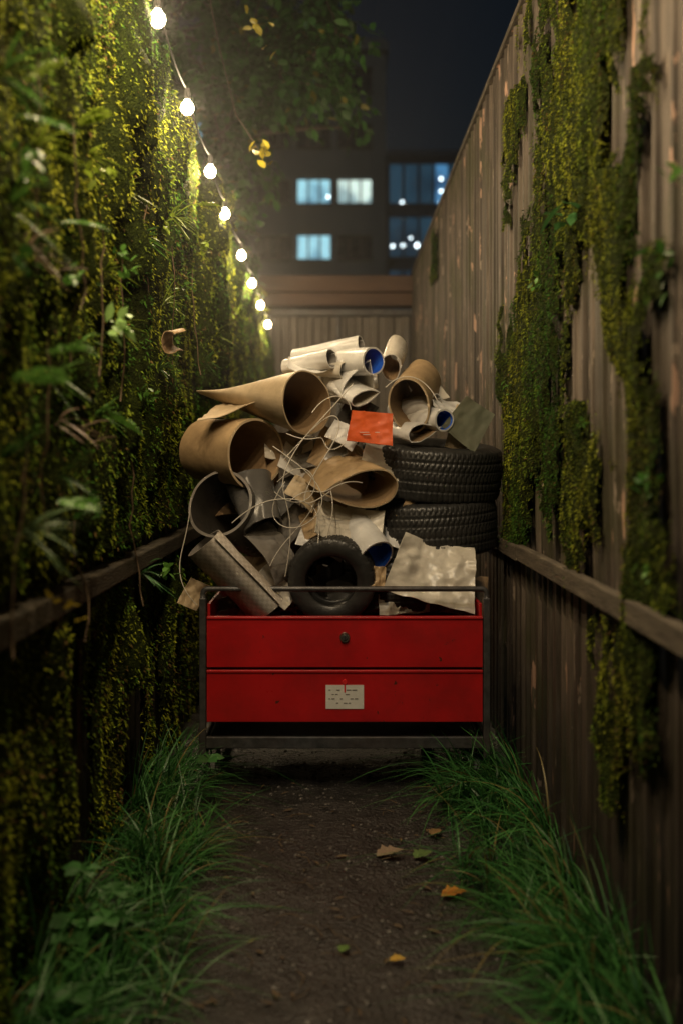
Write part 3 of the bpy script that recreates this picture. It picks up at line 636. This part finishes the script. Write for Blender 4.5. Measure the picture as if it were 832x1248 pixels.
def scroll(name,c,d,L,r1,r2=None,kind='circle',mats=(None,None),sx=1,sy=1,roll=0,turns=1.12,skew=0,wob=.006,th=.004,sy2=None,nu=72,nv=18,uv=False,a0=0,crease=.8,sx2=None):
    r2=r2 or r1; sy2=sy if sy2 is None else sy2; sx2=sx if sx2 is None else sx2; d,s,u=frame(d,roll); c=np.array(c); P=np.zeros((nu,nv,3)); ph=rng.uniform(0,6.28,6); Cn=np.zeros_like(P); sd=rng.uniform(0,90)
    for i in range(nu):
        t=i/(nu-1)
        if kind=='circle': a=a0+turns*2*math.pi*t; k=1-.12*t; x,y=k*math.cos(a),k*math.sin(a)
        elif kind=='pipe': a=2*math.pi*t; x,y=math.cos(a),math.sin(a)
        elif kind=='tear': a=.04+(2*math.pi-.08)*t; x=math.cos(a); y=math.sin(a)*math.sin(a/2)**1.1*1.05
        else: a=a0+turns*2*math.pi*t; x,y=math.cos(a),math.sin(a)
        for j in range(nv):
            q=j/(nv-1); r=r1*(1-q)+r2*q; yy=sy*(1-q)+sy2*q; xx_=sx*(1-q)+sx2*q
            w_=wob*(math.sin(3*a+ph[0]+2*q)+.6*math.sin(2*a+5*q+ph[1])+(.4*math.sin(7*q+ph[2]+a)+.25*math.sin(9*a+6*q+ph[3])))
            if kind!='pipe': w_-=crease*wob*(1-abs(2*float(fbm(t*7+sd,q*2.5+sd,4,2))-1))**4
            P[i,j]=c+d*(L*q+(skew*x)*(1-q)*r)+s*(x*(r*xx_+w_))+u*(y*(r*yy+w_)); Cn[i,j]=c+d*L*q
    return shell(name,P,th,[mats[0],mats[1],mats[2] if len(mats)>2 else mats[0]],Cn,uv)
def sheet(name,c,a,b,la,lb,bend,mats,cr=.006,th=.003,nu=26,nv=20,cut=.0,tw=0):
    a=np.array(a,float);a/=np.linalg.norm(a);b=np.array(b,float);b-=a*(a@b)*.6;b/=np.linalg.norm(b);n=np.cross(a,b);n/=np.linalg.norm(n);c=np.array(c);sd=rng.uniform(0,50)
    P=np.zeros((nu,nv,3))
    for i in range(nu):
        for j in range(nv):
            p=i/(nu-1)-.5;q=j/(nv-1)-.5; th_=bend*p
            xa=la*(math.sin(th_)/bend if abs(bend)>.01 else p); zn=la*((1-math.cos(th_))/bend if abs(bend)>.01 else 0)
            f_=float(fbm(p*4+sd,q*4,5,3)-.5)*2; ridge=abs(float(fbm(p*3+sd+9,q*3,6,2))-.5)*2
            P[i,j]=c+a*(xa*(1-cut*q))+b*lb*q*(1+cut*.5*p)+n*(-zn+cr*f_*2-cr*ridge*1.5+tw*p*q)
    return shell(name,P,th,[mats,mats] if not isinstance(mats,(list,tuple)) else list(mats))
scroll('woven_plastic_roll',at(248,662,4.76),(.62,.12,-.66),.39,.122,mats=(C_woven,C_grey),sx=1.15,sy=.62,roll=20,uv=True,wob=.004)
# soft cream bag sheet draped over the right front corner
sheet('cream_plastic_sheet',at(528,697,4.85),(.95,.05,-.24),(.22,.50,.84),.36,.29,-.7,C_cream,cr=.014,cut=.25,nu=44,nv=36)
sheet('cream_plastic_sheet',at(492,728,4.90),(1,.15,.05),(.1,.5,.9),.22,.14,.4,C_cream,cr=.01)
sheet('cardboard_sheet',at(560,722,4.98),(1,.15,-.2),(.1,.5,.9),.26,.2,.4,C_brn,cr=.01)
scroll('blue_lined_pipe',at(458,680,4.84),(-.40,.70,.55),.28,.088,kind='pipe',mats=(C_white,C_blue,C_white),wob=.001,th=.007,sx=.9)
scroll('dark_bucket_roll',at(268,614,4.84),(.34,.86,-.36),.40,.150,.120,kind='pipe',mats=(C_mgrey,C_dgrey,C_grey),wob=.002,th=.012)
scroll('dark_leatherette_roll',at(322,646,4.84),(-.30,.60,.70),.26,.085,.11,mats=(C_mgrey,C_dgrey,C_mgrey),wob=.006,th=.006)
sheet('grey_plastic_sheet',at(338,672,4.84),(.50,.1,-.85),(.6,.5,.3),.28,.14,1.4,C_grey,cr=.006)
# fat cardboard tube, mouth to the right
scroll('cardboard_tube',at(312,553,4.90),(-.66,.75,.04),.38,.152,.140,kind='pipe',mats=(C_tan,C_in,C_tan2),wob=.0022,th=.010)
# big soft roll: open mouth to the right, pinched flat to the left
scroll('cardboard_sheet_roll',at(374,491,4.86),(-.66,.74,.03),.56,.158,.17,kind='pipe',mats=(C_tan2,C_in,C_tan2),sx=1.0,sy=.85,sy2=.05,sx2=1.1,roll=-16,wob=.003,skew=.15,nu=90,th=.006)
sheet('cardboard_sheet',at(300,489,4.99),(.9,.1,.42),(.3,.85,.35),.36,.24,-.6,C_tan2,cr=.005,cut=.3)
scroll('cardboard_sheet_roll',at(438,597,4.84),(-.42,.82,.26),.36,.165,.165,kind='tear',mats=(C_tan,C_in,C_tan2),sx=1.0,sy=.70,roll=188,wob=.003,th=.006,skew=.2)
scroll('white_plastic_roll',at(440,467,4.98),(-.40,.90,.12),.34,.108,kind='tear',mats=(C_white,C_cream),sy=.85,roll=70,wob=.003)
scroll('blue_lined_pipe',at(455,440,4.96),(-.62,.78,.02),.30,.062,kind='pipe',mats=(C_white,C_blue,C_white),wob=.001,th=.008)
scroll('white_plastic_roll',at(440,420,5.10),(-.90,.4,-.18),.33,.042,.055,mats=(C_white,C_grey),wob=.002)
scroll('white_plastic_roll',at(404,437,5.00),(-.80,.58,-.1),.26,.045,.035,mats=(C_white,C_grey),wob=.002)
scroll('white_plastic_roll',at(420,452,5.02),(-.75,.60,.1),.22,.040,.035,mats=(C_cream,C_grey),wob=.002)
sheet('white_plastic_sheet',at(385,446,5.10),(1,.1,.10),(.2,.9,.35),.26,.2,-1.2,C_white,cr=.006)
scroll('white_plastic_roll',at(446,484,4.93),(-.5,.8,.3),.22,.074,kind='tear',mats=(C_white,C_cream),sy=.6,roll=20,wob=.003)
oc=at(452,521,4.86); sheet('orange_card_box',oc,(1,.1,-.10),(.12,.15,1),.185,.135,-.25,C_org,cr=.003,th=.012,cut=.12)
m_=MB(); 
for i,(dx,dz,w_) in enumerate([(-.03,-.022,.04),(.025,-.022,.02),(-.02,-.032,.03)]): m_.box(oc[0]+dx-w_/2,oc[0]+dx+w_/2,oc[1]-.022,oc[1]-.018,oc[2]+dz,oc[2]+dz+.0022)
m_.obj('card_print',[C_white],bpy.data.objects['orange_card_box'])
scroll('cardboard_tube',at(498,494,4.96),(.26,.84,.38),.30,.115,.10,kind='pipe',mats=(C_tan,C_brn,C_tan2),sx=.80,sy=1.12,wob=.002,th=.008)
scroll('cream_plastic_roll',at(476,448,5.08),(.15,.8,.4),.24,.062,mats=(C_cream,C_in,C_white),wob=.002,sx=.8,sy=1.1)
scroll('cardboard_sheet_roll',at(503,458,5.12),(.3,.7,-.3),.2,.055,kind='arc',turns=.55,a0=-.3,mats=(C_tan,C_in),wob=.003)
scroll('blue_lined_pipe',at(541,512,4.95),(-.50,.85,.1),.26,.050,kind='pipe',mats=(C_white,C_blue,C_white),wob=.001,th=.008)
scroll('white_plastic_roll',at(517,526,4.95),(-.4,.9,.1),.22,.085,kind='tear',mats=(C_white,C_in),sy=.55,roll=15,wob=.003)
scroll('white_plastic_roll',at(532,492,5.03),(-.7,.65,-.1),.25,.048,mats=(C_white,C_grey),wob=.002)
sheet('white_plastic_sheet',at(548,497,5.06),(1,.2,-.3),(-.2,.8,.5),.20,.14,-.8,C_white,cr=.004)
sheet('olive_board',at(571,515,5.00),(.75,.1,-.55),(.55,.2,.85),.17,.19,-.3,C_olive,cr=.003,cut=.2)
sheet('tan_board',at(561,522,5.08),(.3,.1,1),(1,.2,-.2),.2,.1,.2,C_tan2,cr=.003)
FL=[((366,566,5.02),(1,.2,-.45),(.2,.6,.7),.20,.14,-.8,C_white),((425,640,4.90),(1,.1,-.2),(.1,.5,.8),.30,.17,-1.0,C_cream),((400,628,4.95),(.9,.1,.35),(-.1,.4,.9),.26,.12,.9,C_tan),
((350,600,4.98),(.7,.2,.6),(-.5,.6,.5),.24,.14,.9,C_mgrey),((395,655,4.96),(1,0,-.4),(.3,.5,.8),.22,.14,.7,C_white),((352,640,4.98),(.6,.2,.8),(.8,.4,-.4),.20,.12,-.8,C_grey),
((392,548,5.04),(1,.1,.3),(0,.6,.8),.22,.16,-.6,C_grey),((420,560,5.05),(.8,.2,-.5),(.3,.5,.8),.3,.2,.4,C_tan),((468,560,5.0),(1,.1,-.4),(.2,.5,.8),.2,.16,-.5,C_cream),((352,540,5.08),(1,.1,.2),(.1,.7,.7),.22,.16,-.6,C_cream),
((420,528,4.98),(.9,.1,-.5),(.5,.6,.6),.14,.12,.8,C_white),((430,510,5.08),(.5,.1,.9),(.9,.5,-.3),.2,.15,.8,C_dgrey),((461,703,4.82),(1,.1,-.1),(.1,.3,.9),.06,.09,.2,C_tan),((480,640,5.0),(.9,.1,-.4),(.2,.6,.8),.2,.2,-.5,C_white),
((236,724,4.80),(.5,.1,.9),(.9,.2,-.3),.12,.09,.4,C_tan2),((335,715,4.9),(.7,.2,-.7),(.6,.4,.6),.2,.1,-.8,C_cream),((500,625,4.98),(.6,.2,.8),(.8,.3,-.4),.1,.1,.4,C_tan),
((440,720,4.95),(1,.1,.3),(.1,.5,.8),.3,.2,.4,C_dgrey),((300,600,5.12),(1,.1,.1),(.1,.5,.8),.3,.2,.4,C_brn),((520,480,5.15),(.8,.1,.5),(-.3,.6,.6),.16,.14,.9,C_cream),((425,460,5.2),(1,.1,.1),(.1,.7,.7),.26,.22,-.9,C_cream),((372,600,4.93),(.8,.1,-.6),(.4,.4,.7),.16,.10,1.2,C_tan2)]
for p_,a_,b_,la_,lb_,bd,mm in FL: sheet('scrap_sheet',at(*p_),a_,b_,la_,lb_,bd,mm,cr=.006,nu=18,nv=14)
for i in range(75):
    y=rng.uniform(5.04,5.42); x=rng.uniform(-.44,.35); top=1.33-1.3*(x+.0)**2-.4*abs(x) if x<.1 else 1.55-.3*x
    z=rng.uniform(.68,max(.75,min(top,1.62)-.17)); a_=rng.normal(0,1,3); b_=rng.normal(0,1,3)
    if z>.9 and x>.02: continue
    sheet('scrap_sheet',(x,y,z),a_,b_,rng.uniform(.15,.30),rng.uniform(.12,.25),rng.uniform(-1.5,1.5),[C_brn,C_grey,C_tan,C_dgrey,C_dgrey][i%5],cr=.008,nu=10,nv=8)
def cable(name,pts,r,m):
    cu=bpy.data.curves.new(name,'CURVE'); cu.dimensions='3D'; cu.bevel_depth=r; cu.bevel_resolution=2; sp=cu.splines.new('NURBS'); sp.points.add(len(pts)-1)
    for i,p in enumerate(pts): sp.points[i].co=(*p,1)
    sp.use_endpoint_u=True; sp.order_u=4; sp.resolution_u=6; cu.materials.append(m); o=bpy.data.objects.new(name,cu); link(o)
C_wire=mat('white_cable',(.55,.5,.42),(.75,.7,.62),10,.5,0,dirt=.2)
WR=[[(345,560),(385,520),(410,500),(420,520),(395,560),(365,600),(372,625),(400,600)],[(330,545),(370,570),(400,600),(380,640),(345,650),(320,620),(350,590)],[(235,605),(232,650),(215,680),(222,720),(240,735)],
[(285,640),(310,610),(345,605),(375,612),(392,625),(390,660)],[(345,700),(360,640),(340,600),(350,560),(372,530),(400,500),(432,470)],[(350,530),(380,540),(400,520),(395,560),(420,540)],
[(380,500),(400,470),(425,480),(430,500)],[(470,470),(490,450),(520,460),(530,490)],[(395,655),(410,620),(400,600)],[(340,585),(360,560),(390,575),(380,610),(350,615),(335,600)],[(350,610),(375,590),(395,610),(420,585),(440,590)],[(330,690),(345,655),(370,640),(385,612)]]
for wv in WR:
    cable('white_wire',[at(u+random.uniform(-3,3),v+random.uniform(-3,3),4.76+random.uniform(-.03,.04)+ (0.05 if v<540 else 0)) for u,v in wv],.0020,C_wire)
scroll('curled_bark',wallpt(208,418,-.66),(.3,.9,.2),.10,.045,kind='arc',turns=.6,mats=(C_tan,C_brn),wob=.003,a0=1)

# ---------------------------------------------------------------- world, fill sun, camera
W=bpy.data.worlds.new('World'); S.world=W; W.use_nodes=True; nt=W.node_tree; bg=nt.nodes['Background']
sk_=nt.nodes.new('ShaderNodeTexSky'); sk_.sky_type='NISHITA'; sk_.sun_disc=False; sk_.sun_elevation=math.radians(3); sk_.sun_rotation=math.radians(200)
mx=N(nt,'ShaderNodeMix',data_type='RGBA',blend_type='MULTIPLY'); mx.inputs[0].default_value=1; mx.inputs[7].default_value=(.38,.55,.85,1)
nt.links.new(sk_.outputs[0],mx.inputs[6]); nt.links.new(mx.outputs[2],bg.inputs[0]); bg.inputs[1].default_value=.006
sn=bpy.data.lights.new('cool_fill_sun','SUN'); sn.energy=.14; sn.angle=math.radians(3); sn.color=(.8,.95,1); so=bpy.data.objects.new('cool_fill_sun',sn); so.rotation_euler=(math.radians(42),0,math.radians(-8)); link(so)  # weak unseen sun added as fill for the buildings and grass
cd=bpy.data.cameras.new('camera'); co_=bpy.data.objects.new('camera',cd); link(co_); co_.location=(0,0,EYE); co_.rotation_euler=(math.radians(90),0,0)
cd.sensor_fit='VERTICAL'; cd.sensor_height=36; cd.sensor_width=24; cd.lens=F/1248*36; cd.shift_y=-69/1248; cd.shift_x=4/1248; cd.clip_end=2000
cd.dof.use_dof=True; cd.dof.focus_distance=4.75; cd.dof.aperture_fstop=1.4
S.camera=co_
S.view_settings.view_transform='Standard'; S.view_settings.look='None'; S.view_settings.exposure=0
